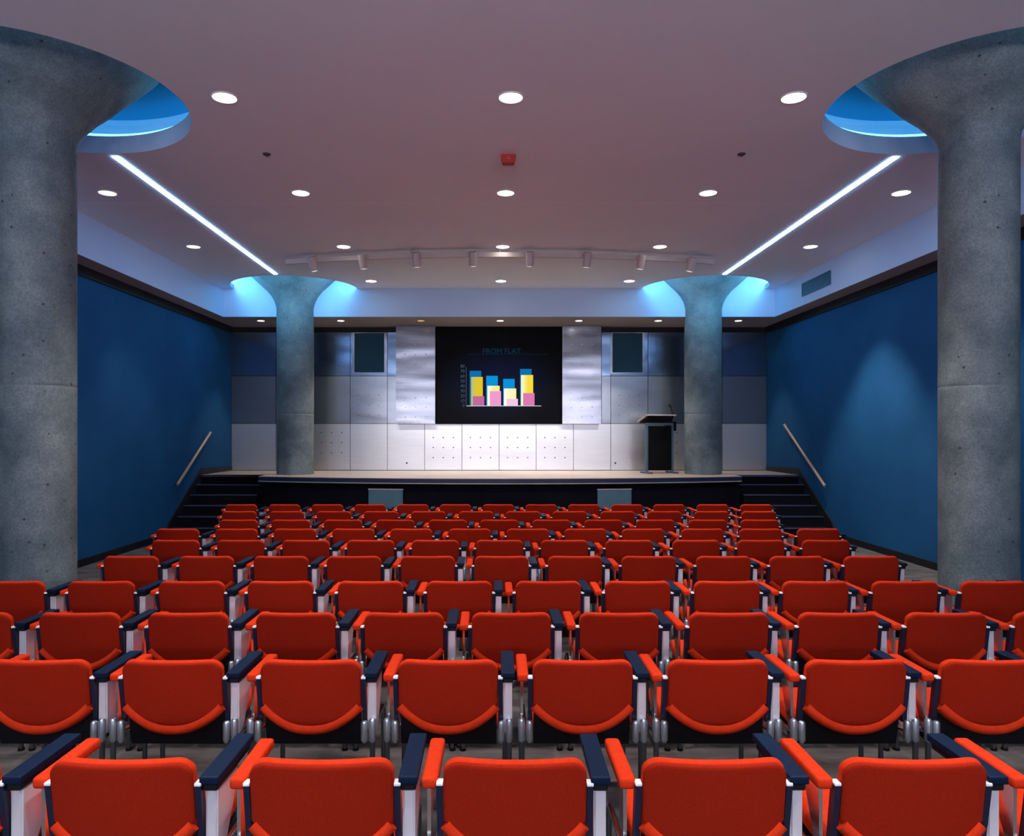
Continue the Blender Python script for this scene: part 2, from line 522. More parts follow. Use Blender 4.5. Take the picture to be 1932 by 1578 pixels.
ROWS_Y = [2.19, 3.06, 3.94, 4.83]
CX = [-.797, .054, .895]
rname = ['nearest row', 'second row', 'third row', 'farthest row']
cname = ['left', 'middle', 'right']
E_D = 350
for ri, y in enumerate(ROWS_Y):
    for ci, x in enumerate(CX):
        downlight(x, y, 1, .0345, M['lamp'], 'bright round recessed downlight, %s one of the %s on the ceiling' % (cname[ci], rname[ri]),
                  'round recessed downlights in the main ceiling', E_D)
for (x, y, side, rr, mt, e) in ((-1.60, 3.06, 'left', 'second row, near the left column', 'lamp_dim', E_D * .6), (-1.60, 3.94, 'left', 'third row, outside the left light strip', 'lamp_dim', E_D * .35),
                                (1.697, 3.06, 'right', 'second row, near the right column', 'lamp', E_D), (1.70, 3.94, 'right', 'third row, outside the right light strip', 'lamp', E_D * 1.9)):
    downlight(x, y, 1, .0345, M[mt], 'round recessed downlight in the %s' % rr, 'round recessed downlights in the main ceiling', e)
for x in (-1.5, -.75, .05, .85, 1.6):
    # added fill spots bounced off the unseen rear wall, no fixtures there
    spot('rear_wall_fill', P(x, YR + .45, .97), P(x, YR, -.05), 430, 110, .8, (.80, .90, 1.0), .15)
for x in (-1.35, .05, 1.45):
    # added area lamps behind the eye point, brightening the ceiling
    al = bpy.data.lights.new('rear_ceiling_fill', 'AREA'); al.shape = 'RECTANGLE'; al.size = 2.6; al.size_y = .4
    al.energy = 190; al.color = (.88, .84, 1.0)
    ao = bpy.data.objects.new('rear_ceiling_fill', al); COL.objects.link(ao)
    ao.location = P(x, YR + .25, .25); ao.rotation_euler = (PI - math.radians(35), 0, 0)
# further rows overhead and behind the eye point: real fixtures of the same grid
for y in (1.32, .45, -.42):
    for x in CX:
        loc = P(x, y, .985)
        spot('overhead_beam', loc, loc - Vector((0, 0, 1)), E_D, 78, .55, (1, .95, .90))

sx = [-1.655, -1.084, -.512, .053, .615, 1.182, 1.754]
sl = ['leftmost, left of the stage-left column', 'second, just right of the stage-left column', 'third, dim amber, above the left raised steel panel', 'fourth, above the projection screen',
      'fifth, above the right raised steel panel', 'sixth, left of the stage-right column', 'rightmost, right of the stage-right column']
for i, x in enumerate(sx):
    downlight(x, 5.26, ZS, .024, M['lamp_amber'] if i == 2 else M['lamp'], 'small soffit downlight over the stage, %s' % sl[i],
              'small downlights in the stage soffit', 0 if i == 2 else 130, 74, .6, (1, .90, .80))

# light strips
for x, nm, y0, y1 in ((-1.361, 'left', 2.655, 4.62), (1.4555, 'right', 2.66, 4.625)):
    bm = BM(); w = .0115
    box(bm, (x - w) * S, (x + w) * S, y0 * S, y1 * S, EYE + S - .009, EYE + S + .01)
    tag(obj('light_strip', bm, M['strip']), 'long glowing white light strip in the ceiling on the %s, between two columns' % nm, 'ceiling light', 'long ceiling light strips')

# alarm strobe
root = empty('fire_alarm_strobe', P(.0565, 2.655, 1))
tag(root, 'small red fire alarm strobe box hanging from the middle of the ceiling', 'fire alarm')
bm = BM()
h, w0, w1, d = .030 * S, .0275 * S, .021 * S, .022 * S
vs = [bm.verts.new(v) for v in ((-w0, -d, 0), (w0, -d, 0), (w0, d, 0), (-w0, d, 0), (-w1, -d * .7, -h), (w1, -d * .7, -h), (w1, d * .7, -h), (-w1, d * .7, -h))]
for f in ((0, 1, 5, 4), (1, 2, 6, 5), (2, 3, 7, 6), (3, 0, 4, 7), (4, 5, 6, 7), (3, 2, 1, 0)):
    bm.faces.new([vs[k] for k in f])
bmesh.ops.bevel(bm, geom=bm.edges[:], offset=.006, segments=2, affect='EDGES')
obj('housing', bm, M['fire_red'], root)
bm = BM(); box(bm, -.022, .022, -d * .87 - .008, -d * .87 + .01, -h * .62, -h * .18, .004)
obj('strobe_lens', bm, M['lens'], root)

for x, nm in ((-.808, 'left'), (.890, 'right')):
    root = empty('sprinkler_head', P(x, 2.635, 1))
    tag(root, 'tiny dark sprinkler head in the ceiling on the %s of the red alarm' % nm, 'sprinkler', 'ceiling sprinkler heads')
    bm = BM(); lathe(bm, [(.0, -.014), (.034, -.012), (.040, -.004), (.042, 0)], 24); obj('escutcheon', bm, M['sprinkler'], root, True)
    bm = BM(); tube(bm, (0, 0, -.012), (0, 0, -.03), .008); obj('nozzle', bm, M['sprinkler'], root)

# vent on the right bulkhead face
root = empty('air_vent', P(BR, 4.37, .905))
tag(root, 'teal rectangular air vent grille on the right bulkhead face', 'vent')
y0, y1 = (BR * F / 638.5 - 4.37) * S, (BR * F / 585.5 - 4.37) * S
z0, z1 = -.045 * S, .035 * S
bm = BM(); box(bm, -.012, -.001, y0, y1, z0, z1); obj('backing', bm, M['vent'], root)
bm = BM()
for k in range(9):
    zz = z0 + (z1 - z0) * (k + .5) / 9
    box(bm, -.022, -.012, y0 + .02, y1 - .02, zz - .006, zz + .006)
obj('louver', bm, M['vent'], root)
bm = BM()
for q in ((y0, y0 + .02, z0, z1), (y1 - .02, y1, z0, z1), (y0, y1, z0, z0 + .02), (y0, y1, z1 - .02, z1)):
    box(bm, -.026, -.012, *q)
obj('frame', bm, M['vent'], root)

# curved lighting track with eight spotlights
TR, TY = 4.39, 4.0


def track_pt(x, z):
    dx = x - .04
    return P(x, TY + TR - math.sqrt(TR * TR - dx * dx), z)


bm = BM()
n = 60
prev = None
for i in range(n + 1):
    x = -1.17 + 2.42 * i / n
    p = track_pt(x, .97)
    ring = [bm.verts.new(p + Vector((0, dy, dz))) for dy, dz in ((-.022, -.036), (.022, -.036), (.022, .036), (-.022, .036))]
    if prev:
        for k in range(4):
            bm.faces.new((prev[k], prev[(k + 1) % 4], ring[(k + 1) % 4], ring[k]))
    else:
        bm.faces.new(ring[::-1])
    prev = ring
bm.faces.new(prev)
troot = empty('lighting_track', P(.04, TY, 1))
tag(troot, 'long curved cream lighting track hung below the ceiling before the stage', 'lighting track')
o = obj('rail', bm, M['track'], troot); o.location = -troot.location
bm = BM()
for x in (-1.0, -.45, .04, .53, 1.1):
    p = track_pt(x, .985)
    tube(bm, p, p + Vector((0, 0, .015 * S)), .008)
o = obj('hanger_stem', bm, M['track'], troot); o.location = -troot.location
tpx = [585, 684, 787, 893, 998, 1106, 1210, 1310]
ordn = ['first', 'second', 'third', 'fourth', 'fifth', 'sixth', 'seventh', 'eighth']
aim = [-.62, -.45, -.28, -.08, .16, .36, .55, .74]
for i, px in enumerate(tpx):
    x = (px - VX) * 4.05 / F
    base = track_pt(x, .962)
    tgt = P(XC + (aim[i] - XC) * .95, 5.50, -.16)
    root = empty('track_spotlight', base)
    tag(root, 'cream cylinder spotlight on the curved track, %s from the left' % ordn[i], 'spotlight', 'spotlights on the curved track')
    d = (tgt - base).normalized()
    d2 = (Vector((d.x * .8, d.y * .55, -1))).normalized()
    a = Vector((0, -.0, -.0)); 
    bm = BM(); tube(bm, (0, -.030, .02), (0, -.105, .02), .012); obj('swivel', bm, M['track'], root)
    bm = BM(); tube(bm, Vector((0, -.155, .035)), Vector((0, -.155, .035)) + d2 * .215, .062, 24); obj('lamp_can', bm, M['track'], root, smooth=False)
    e0 = Vector((0, -.155, .035)) + d2 * .216
    bm = BM(); tube(bm, e0, e0 + d2 * .003, .05, 24); obj('lamp_lens', bm, M['lamp_dim'], root)
    l = spot('track_beam', base + e0 + d2 * .03, tgt, 360, 38, 1.0, (1, .93, .86), .05)
    l.parent = root; l.location = e0 + d2 * .03

# ------------------------------------------------------------------ steel wall
wroot = empty('wall_back', P(XC, YB, ZD))
tag(wroot, 'back wall of the stage clad in brushed steel panels', 'wall', kind='structure')
bm = BM(); box(bm, XL * S, XR * S, (YB + .012) * S, (YB + .06) * S, EYE + ZD * S, EYE + (ZS + .03) * S)
o = obj('backing_board', bm, M['black'], wroot); o.location = -wroot.location


def xpx(px, Y=YB): return (px - VX) * Y / F
def zpx(py, Y=YB): return (VY - py) * Y / F


MOD = 70.2
edges = [436.5] + [941.6 + MOD * k for k in (-6, -5, -4, -3, -2, -1, 0, 1, 2, 3, 4, 5, 6)] + [1446.5]
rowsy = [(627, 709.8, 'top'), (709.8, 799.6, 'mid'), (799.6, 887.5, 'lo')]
# narrow filler strips either side of the raised panels
bolted = {(3, 2): 'bot', (4, 2): 0}
for r, (ya, yb, k) in enumerate(rowsy):
    for c in range(len(edges) - 1):
        xa, xb = edges[c], edges[c + 1]
        if r < 2 and 4 <= c <= 9:
            if c == 4: xb = 748
            elif c == 9: xa = 1135
            else: continue
        g = .45
        x0, x1 = xpx(xa + g), xpx(xb - g)
        z0, z1 = zpx(yb - g), zpx(ya + g)
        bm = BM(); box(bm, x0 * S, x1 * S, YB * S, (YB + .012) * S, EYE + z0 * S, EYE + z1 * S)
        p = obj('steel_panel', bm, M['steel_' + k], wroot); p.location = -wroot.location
        pts = []
        cxm = (xa + xb) / 2
        if r == 2 and c in (5, 6, 7, 8, 2, 11):
            ys = (825.8, 844.7, 863.8) if c in (5, 6, 7, 8) else (816.5, 835.5, 854.5)
            pts = [(cxm + dx, yy) for dx in (-19, 0, 19) for yy in ys]
        elif r == 0 and c in (2, 11):
            pts = [(cxm + dx, yy) for dx in (-19, 0, 19) for yy in (647, 666, 684.5)]
        elif r == 1 and c in (3, 10):
            pts = [(cxm + dx, yy) for dx in (-19, 0, 19) for yy in (746, 765, 783)]
        if pts:
            bm = BM()
            for (u, w) in pts:
                q = P(xpx(u), YB, zpx(w))
                tube(bm, q + Vector((0, .001, 0)), q + Vector((0, -.010, 0)), .0135 if r == 2 else .0085, 8, cap_dome=.004)
            b_ = obj('bolt', bm, M['bolt'], p)
        if (r, c) in ((2, 4), (2, 10)):
            q = P(xpx(767.5 if c == 4 else 1161), YB, zpx(874))
            bm = BM(); tube(bm, q + Vector((0, .001, 0)), q + Vector((0, -.014, 0)), .019, 12); obj('cable_outlet', bm, M['black'], p)

# two raised panels either side of the screen
YP = 5.50
for (xa, xb, nm) in ((747, 821, 'left'), (1061, 1134.5, 'right')):
    x0, x1 = xpx(xa, YP), xpx(xb, YP)
    root = empty('raised_steel_panel', P((x0 + x1) / 2, YP, zpx(800, YP)))
    tag(root, 'tall polished steel panel projecting from the wall on the %s of the dark screen' % nm, 'wall panel', 'raised steel panels beside the screen')
    w = (x1 - x0) * S / 2; hgt = (ZS - .003 - zpx(800, YP)) * S
    bm = BM(); box(bm, -w, w, 0, .006 * S, 0, hgt); obj('face_sheet', bm, M['steel_raised'], root)
    bm = BM(); box(bm, -w + .012, w - .012, .006 * S, .079 * S, .01, hgt - .01); obj('side_return', bm, M['black'], root)
    bm = BM()
    for dx in (-19.5, 0, 19.5):
        for yy in (650, 669, 688, 751, 769, 787):
            q = Vector((dx * YP / F * S, 0, (zpx(yy, YP) - zpx(800, YP)) * S))
            tube(bm, q, q + Vector((0, -.010, 0)), .0105, 8, cap_dome=.004)
    obj('bolt', bm, M['steel_lo'], root)

# wall speakers in the upper panels
for (xa, xb, nm) in ((669, 725, 'left'), (1155.5, 1212, 'right')):
    x0, x1 = xpx(xa), xpx(xb)
    root = empty('wall_loudspeaker', P((x0 + x1) / 2, YB, zpx(703)))
    tag(root, 'flush blue-grey cloth loudspeaker grille in the steel wall, %s of the screen' % nm, 'loudspeaker', 'wall loudspeakers beside the screen')
    w = (x1 - x0) * S / 2; hgt = (zpx(628) - zpx(703)) * S
    bm = BM(); box(bm, -w - .05, w + .05, -.012, -.001, -.03, hgt, .0); obj('frame', bm, M['steel_hi'], root)
    bm = BM(); box(bm, -w, w, -.022, -.012, 0, hgt - .01, .004); obj('grille', bm, M['speaker'], root)

# ------------------------------------------------------------------ projection screen with chart
YSC = 5.555
x0, x1, z0, z1 = xpx(822.6, YSC), xpx(1059.5, YSC), zpx(800.5, YSC), zpx(612, YSC)
sroot = empty('projection_screen', P((x0 + x1) / 2, YSC, z0))
tag(sroot, 'black rear projection screen showing a coloured bar chart, centre of the steel wall', 'screen')
SX, SZ = (x0 + x1) / 2, z0


def sp(px, py, dy=0.0):
    return Vector(((xpx(px, YSC) - SX) * S, -dy, (zpx(py, YSC) - SZ) * S))


bm = BM(); a = sp(822.6, 800.5); b = sp(1059.5, 616)
box(bm, a.x, b.x, 0, .05, a.z, b.z); obj('screen_surface', bm, M['screen'], sroot)
bm = BM(); a = sp(822.6, 616.4); b = sp(1059.5, 614)
box(bm, a.x, b.x, -.03, .05, a.z, b.z); obj('screen_housing', bm, M['soffit'], sroot)  # screen housing, a strip along the top edge


def zpt(zx, zy): return (800 + zx / 6.9, 600 + zy / 6.9)


def card(name, zx0, zx1, zy0, zy1, dy, mat, parent):
    a = sp(*zpt(zx0, zy1)); b = sp(*zpt(zx1, zy0))
    bm = BM(); box(bm, a.x, b.x, -dy - .0015, -dy, a.z, b.z)
    return obj(name, bm, mat, parent)


def glow2(name, c0, c1, st):
    """emission that fades from left to right across the card"""
    m, nt, b = new_mat(name)
    tc = nt.nodes.new('ShaderNodeTexCoord'); sx_ = nt.nodes.new('ShaderNodeSeparateXYZ')
    nt.links.new(tc.outputs['Generated'], sx_.inputs[0])
    cr = nt.nodes.new('ShaderNodeValToRGB')
    cr.color_ramp.elements[0].color = (*c0, 1); cr.color_ramp.elements[1].color = (*c1, 1)
    cr.color_ramp.elements[0].position = .0; cr.color_ramp.elements[1].position = .55
    nt.links.new(sx_.outputs['X'], cr.inputs[0]); nt.links.new(cr.outputs[0], b.inputs['Emission Color'])
    b.inputs['Base Color'].default_value = (0, 0, 0, 1)
    b.inputs['Specular IOR Level'].default_value = 0
    b.inputs['Emission Strength'].default_value = st
    return m


mf, ntf, bf = new_mat('chart_navy_glow')
tcf = ntf.nodes.new('ShaderNodeTexCoord'); mpf = ntf.nodes.new('ShaderNodeMapping')
mpf.inputs['Location'].default_value = (-1, -1, -1); mpf.inputs['Scale'].default_value = (2, 2, 2)
gr = ntf.nodes.new('ShaderNodeTexGradient'); gr.gradient_type = 'SPHERICAL'
mlf = ntf.nodes.new('ShaderNodeVectorMath'); mlf.operation = 'MULTIPLY'; mlf.inputs[1].default_value = (1, 0, 1)
ntf.links.new(tcf.outputs['Generated'], mpf.inputs[0]); ntf.links.new(mpf.outputs[0], mlf.inputs[0]); ntf.links.new(mlf.outputs[0], gr.inputs[0])
mxf = ntf.nodes.new('ShaderNodeMix'); mxf.data_type = 'RGBA'
mxf.inputs[6].default_value = (0, 0, 0, 1); mxf.inputs[7].default_value = (.003, .006, .030, 1)
ntf.links.new(gr.outputs['Fac'], mxf.inputs[0]); ntf.links.new(mxf.outputs[2], bf.inputs['Emission Color'])
bf.inputs['Emission Strength'].default_value = 1; bf.inputs['Base Color'].default_value = (.001, .001, .002, 1); bf.inputs['Specular IOR Level'].default_value = .04
bf.inputs['Roughness'].default_value = .3
card('chart_field', 170, 1780, 330, 1378, .001, mf, sroot)
BLU = emit('chart_blue', (.004, .16, .42), 1); BLU2 = emit('chart_cyan', (.004, .28, .68), 1)
YEL = [glow2('chart_yellow_a', (.55, .60, .18), (.85, .62, .03), .9), glow2('chart_yellow_b', (1, 1, .85), (1, .88, .30), 1),
       glow2('chart_yellow_c', (1, 1, .95), (1, .95, .45), 1), glow2('chart_yellow_d', (.9, 1, .65), (.95, .72, .05), 1)]
PNK = [emit('chart_pink_a', (.55, .14, .34), 1), emit('chart_pink_b', (.86, .33, .62), 1), emit('chart_pink_c', (.92, .58, .80), 1), emit('chart_pink_d', (.72, .20, .44), 1)]
bars = [((595, 745, 690), (613, 765, 770), (635, 785, 1020)), ((810, 960, 755), (825, 985, 885), (858, 1003, 955)),
        ((1030, 1180, 795), (1040, 1200, 920), (1075, 1222, 1055)), ((1250, 1400, 665), (1262, 1420, 745), (1290, 1438, 980))]
for i, (b0, b1, b2) in enumerate(bars):
    t_ = card('chart_bar', b0[0], b0[1], b0[2], 1145, .004, BLU2 if i in (1, 2) else BLU, sroot)
    t_['label'] = 'blue chart bar'
    t_ = card('chart_bar', b1[0], b1[1], b1[2], 1145, .008, YEL[i], sroot); t_['label'] = 'yellow chart bar'
    t_ = card('chart_bar', b2[0], b2[1], b2[2], 1145, .012, PNK[i], sroot); t_['label'] = 'pink chart bar'
LINE = emit('chart_line', (.75, .82, .80), .9)
AX = emit('chart_axis', (.06, .09, .11), 1)
TXT = emit('chart_text', (.002, .014, .024), 1)
card('chart_baseline', 555, 1525, 1143, 1151, .014, LINE, sroot)
card('chart_axis', 546, 553, 640, 1150, .014, AX, sroot)
card('title_rule', 560, 1620, 472, 480, .004, TXT, sroot)


def text(name, body, zx, zy, size_px, mat, parent, align='CENTER'):
    cu = bpy.data.curves.new(name, 'FONT')
    cu.body = body; cu.size = size_px * YSC / F * S / 6.9 * 1.35; cu.align_x = align; cu.align_y = 'BOTTOM_BASELINE'
    tmp = bpy.data.objects.new(name, cu)
    COL.objects.link(tmp)
    dg = bpy.context.evaluated_depsgraph_get()
    me = bpy.data.meshes.new_from_object(tmp.evaluated_get(dg))
    bpy.data.objects.remove(tmp); bpy.data.curves.remove(cu)
    me.materials.clear(); me.materials.append(mat)
    o = bpy.data.objects.new(name, me); COL.objects.link(o)
    o.parent = parent; o.rotation_euler = (PI / 2, 0, 0); o.location = sp(*zpt(zx, zy), .006)
    return o


text('title_text', 'FROM FLAT', 1010, 466, 72, emit('chart_title', (.004, .032, .048), 1), sroot)
for k, zy in enumerate((648, 712, 778, 842, 905, 970, 1035, 1098, 1160)):
    text('axis_number', str(80 - 10 * k), 530, zy, 42, AX, sroot, 'RIGHT')

# ------------------------------------------------------------------ stage
SL, SR = XC - 1.585, XC + 1.585
RS, YS = 5.1, 4.58


def arc(xa, xb, n=40, off=0.0):
    return [(xa + (xb - xa) * i / n, YS + off + RS - math.sqrt(RS * RS - (xa + (xb - xa) * i / n - XC) ** 2)) for i in range(n + 1)]


sroot = empty('stage_platform', P(XC, YS, ZF))
tag(sroot, 'low curved stage with wooden deck, navy edge band and black front', 'stage')


def stage_part(name, poly, z0, z1, mat):
    bm = BM(); prism(bm, [(p[0] * S, p[1] * S) for p in poly], 'z', EYE + z0 * S, EYE + z1 * S)
    bmesh.ops.triangulate(bm, faces=[f for f in bm.faces if len(f.verts) > 4])
    o = obj(name, bm, mat, sroot); o.location = -sroot.location
    return o


deck = arc(SL, SR) + [(SR, 5.0), (XR - .002, 5.0), (XR - .002, YB - .001), (XL + .002, YB - .001), (XL + .002, 5.0), (SL, 5.0)]
stage_part('stage_deck', deck, ZD - .012, ZD, M['deck'])
fas = arc(SL, SR) + arc(SR, SL, off=.02)
stage_part('edge_band', [(p[0], p[1] - .002) for p in arc(SL, SR)] + [(SR, 5.0), (SL, 5.0)], ZD - .030, ZD - .004, M['fascia'])
stage_part('edge_molding', [(p[0], p[1] - .006) for p in arc(SL, SR)] + [(SR - .01, 4.99), (SL + .01, 4.99)], ZD - .0355, ZD - .030, M['fascia_line'])
stage_part('front_wall', arc(SL + .005, SR - .005, off=.02) + [(SR - .005, 5.0), (SL + .005, 5.0)], ZF, ZD - .0355, M['stage_front'])

# teal access panels in the stage front
for xa, xb, nm in ((696, 762, 'left'), (1125, 1190.5, 'right')):
    Yp = 4.66
    x0, x1 = xpx(xa, Yp), xpx(xb, Yp)
    xm = (x0 + x1) / 2
    yf = YS + .02 + RS - math.sqrt(RS * RS - (xm - XC) ** 2)
    ang = math.asin((xm - XC) / RS)
    root = empty('stage_access_panel', P(xm, yf - .016, ZF), ang)
    tag(root, 'plain teal square panel on the %s half of the black stage front' % nm, 'panel', 'teal panels in the stage front')
    w = (x1 - x0) / 2 * S
    bm = BM(); box(bm, -w, w, -.02, .02, .0, (zpx(924, Yp) - ZF) * S, .003); obj('board', bm, M['teal'], root)
    bm = BM(); box(bm, -w - .006, w + .006, -.026, .02, (zpx(924, Yp) - ZF) * S, (zpx(922, Yp) - ZF) * S); obj('top_trim', bm, M['fascia_line'], root)

# stairs at both ends
for nm, xa, xb in (('left', XL + .009, SL - .003), ('right', SR + .003, XR - .009)):
    root = empty('stage_stairs', P((xa + xb) / 2, 4.5, ZF))
    tag(root, 'dark carpeted steps climbing to the %s end of the stage beside the blue wall' % nm, 'stairs', 'steps at the ends of the stage')
    w = (xb - xa) / 2 * S
    rise = (ZD - ZF) / 6
    bm = BM(); box(bm, -w, w, .487 * S, .496 * S, rise * 5 * S, rise * 6 * S - .036); obj('top_riser', bm, M['stair'], root)
    bm = BM(); box(bm, -w, w, .484 * S, .4965 * S, rise * 6 * S - .036, rise * 6 * S - .002); obj('nosing', bm, M['nosing'], root)
    for k in range(5):
        y0 = (.098 * k + .005) * S
        bm = BM(); box(bm, -w, w, y0, .495 * S, rise * k * S, rise * (k + 1) * S - (.004 if k == 5 else 0)); obj('step', bm, M['stair'], root)
        bm = BM(); box(bm, -w, w, y0 - .010, y0 + .03, rise * (k + 1) * S - .012, rise * (k + 1) * S + .002); obj('nosing', bm, M['nosing'], root)

# handrails on the side walls
for nm, x, pa, pb in (('left', XL, (5.08, .005), (4.55, -.315)), ('right', XR, (5.16, .06), (4.53, -.325))):
    s = 1 if x < 0 else -1
    root = empty('handrail', P(x, pb[0], pb[1]))
    tag(root, 'sloping polished wooden handrail on the %s blue wall above the stage steps' % nm, 'handrail', 'handrails beside the stage steps')
    A_ = Vector((s * .034 * S, (pa[0] - pb[0]) * S, (pa[1] - pb[1]) * S)); B_ = Vector((s * .034 * S, 0, 0))
    bm = BM(); tube(bm, B_, A_, .026, 14); obj('grip_bar', bm, M['rail'], root, smooth=True)
    for k in (.06, .5, .94):
        q = B_.lerp(A_, k)
        bm = BM(); path_tube(bm, [q, q + Vector((0, 0, -.06)), (0.004 * s, q.y, q.z - .07)], .010); obj('bracket', bm, M['blackp'], root, smooth=True)

# ------------------------------------------------------------------ lectern
YL = 5.20
lx = xpx(1244, YL)
root = empty('lectern', P(lx, YL, ZD), math.radians(14))
tag(root, 'black-fronted lectern with slanted top and gooseneck microphone on the stage', 'lectern')
W = .098 * S
Hh = .355 * S
for sxx in (-1, 1):
    bm = BM(); box(bm, sxx * W - .022, sxx * W + .022, -.03, .03, .03, Hh, .004); obj('post', bm, M['lectern_post'], root)
    bm = BM(); box(bm, sxx * W - .03, sxx * W + .03, -.22, .24, 0, .035, .01); obj('foot', bm, M['lectern_post'], root)
    for yy in (-.2, .22):
        bm = BM(); tube(bm, (sxx * W, yy, 0), (sxx * W, yy, .02), .02); obj('caster', bm, M['blackp'], root)
bm = BM(); box(bm, -W + .022, W - .022, -.028, -.012, .06, Hh - .06, .002); obj('front_panel', bm, M['lectern_dark'], root)
bm = BM(); box(bm, -W, W, -.032, .03, Hh - .05, Hh, .004); obj('crossbar', bm, M['lectern_post'], root)
bm = BM()
prism(bm, [(-.03, Hh), (.26, Hh), (.26, Hh + .02), (-.12, Hh + .14), (-.15, Hh + .14)], 'x', -W - .03, W - .03)
obj('desk_body', bm, M['lectern_dark'], root)
bm = BM()
prism(bm, [(-.17, Hh + .142), (-.17, Hh + .162), (-.13, Hh + .165), (.27, Hh + .045), (.27, Hh + .022), (-.12, Hh + .142)], 'x', -W - .07, W + .01)
obj('desk_top', bm, M['lectern_top'], root)
bm = BM(); box(bm, W - .01, W + .10, .0, .30, Hh - .16, Hh + .03, .008); obj('side_shelf', bm, M['lectern_dark'], root)
bm = BM(); path_tube(bm, [(W - .02, -.05, Hh + .13), (W - .02, -.05, Hh + .20), (W - .028, -.04, Hh + .27), (W - .045, -.01, Hh + .33)], .010)
mic = obj('microphone_stem', bm, M['blackp'], root, True)
bm = BM(); tube(bm, (W - .045, -.01, Hh + .325), (W - .058, .008, Hh + .375), .022, 12, .018); obj('microphone_head', bm, M['blackp'], mic, True)

# two small clips on the carpet
for i, px in enumerate((853, 867)):
    root = empty('cable_clip', Vector(((px - VX) * 4.30 / F, 4.30 + .0, 0)))
    tag(root, 'tiny black looped clip on the carpet, %s of the pair behind the nearest row' % ('left' if i == 0 else 'right'), 'clip', 'black clips on the carpet')
    bm = BM()
    path_tube(bm, [(.018 * math.cos(t_), 0, .018 + .018 * math.sin(t_)) for t_ in [PI * .25 - k * PI * 1.5 / 14 + PI * .0 for k in range(15)]], .005, 6)
    obj('loop', bm, M['blackp'], root, True)
    bm = BM(); box(bm, -.016, .016, -.012, .012, 0, .006, .002); obj('base_plate', bm, M['blackp'], root)

# ------------------------------------------------------------------ chair
def back_y(x, z):
    return -.045 - (z - .5) * .14 + .032 * (abs(x) / .225) ** 2


def pillow(hw, ztop, zbot, zside, rc, T, ycen, nu=26, nv=20, edge=.022, flat_rear=False, pw=2.3):
    """closed upholstered panel: rounded upper corners, bowed lower edge"""
    bm = BM()
    F_, R_ = {}, {}
    for i in range(nu + 1):
        u = -math.cos(PI * i / nu)
        x = hw * u
        ax = abs(x)
        zt = ztop
        if ax > hw - rc:
            q = min(1.0, (ax - (hw - rc)) / rc)
            zt = ztop - (rc - rc * math.sqrt(max(0, 1 - q * q)))
        zb = zbot + (zside - zbot) * (ax / hw) ** pw
        for j in range(nv + 1):
            v = .5 - .5 * math.cos(PI * j / nv)
            z = zb + (zt - zb) * v
            e = min(hw - ax, z - zb, zt - z)
            k = min(1.0, max(0.0, e / edge))
            th = T * math.sqrt(max(0.0, 1 - (1 - k) ** 2))
            yc = back_y(x, z) + ycen
            if i in (0, nu) or j in (0, nv):
                v_ = bm.verts.new((x, yc, z)); F_[i, j] = v_; R_[i, j] = v_
            else:
                F_[i, j] = bm.verts.new((x, yc + th, z))
                R_[i, j] = bm.verts.new((x, yc - th, z))
    for i in range(nu):
        for j in range(nv):
            for D, o_ in ((F_, 0), (R_, 1)):
                vs = [D[i, j], D[i + 1, j], D[i + 1, j + 1], D[i, j + 1]]
                vs = list(dict.fromkeys(vs))
                if len(vs) >= 3:
                    try: bm.faces.new(vs if o_ == 0 else vs[::-1])
                    except ValueError: pass
    return bm


def seat_bm():
    bm = BM()
    nu, nv = 22, 22
    Tp, Bt = {}, {}
    for i in range(nu + 1):
        for j in range(nv + 1):
            a = -math.cos(PI * i / nu); b = -math.cos(PI * j / nv)
            # squircle mapping to a rounded square
            x = a * math.sqrt(max(0, 1 - .16 * b * b)); y = b * math.sqrt(max(0, 1 - .12 * a * a))
            e = min(1 - abs(a), 1 - abs(b))
            k = min(1, e / .10)
            th = .038 * math.sqrt(max(0, 1 - (1 - k) ** 2))
            X = x * .235; Y = .245 + y * .205
            zc_ = .445 + .012 * (abs(x) ** 2) + .022 * y
            if i in (0, nu) or j in (0, nv):
                v = bm.verts.new((X, Y, zc_)); Tp[i, j] = Bt[i, j] = v
            else:
                Tp[i, j] = bm.verts.new((X, Y, zc_ + th)); Bt[i, j] = bm.verts.new((X, Y, zc_ - th * .7))
    for i in range(nu):
        for j in range(nv):
            for D, o_ in ((Tp, 0), (Bt, 1)):
                vs = list(dict.fromkeys([D[i, j], D[i + 1, j], D[i + 1, j + 1], D[i, j + 1]]))
                if len(vs) >= 3:
                    try: bm.faces.new(vs if o_ == 0 else vs[::-1])
                    except ValueError: pass
    return bm


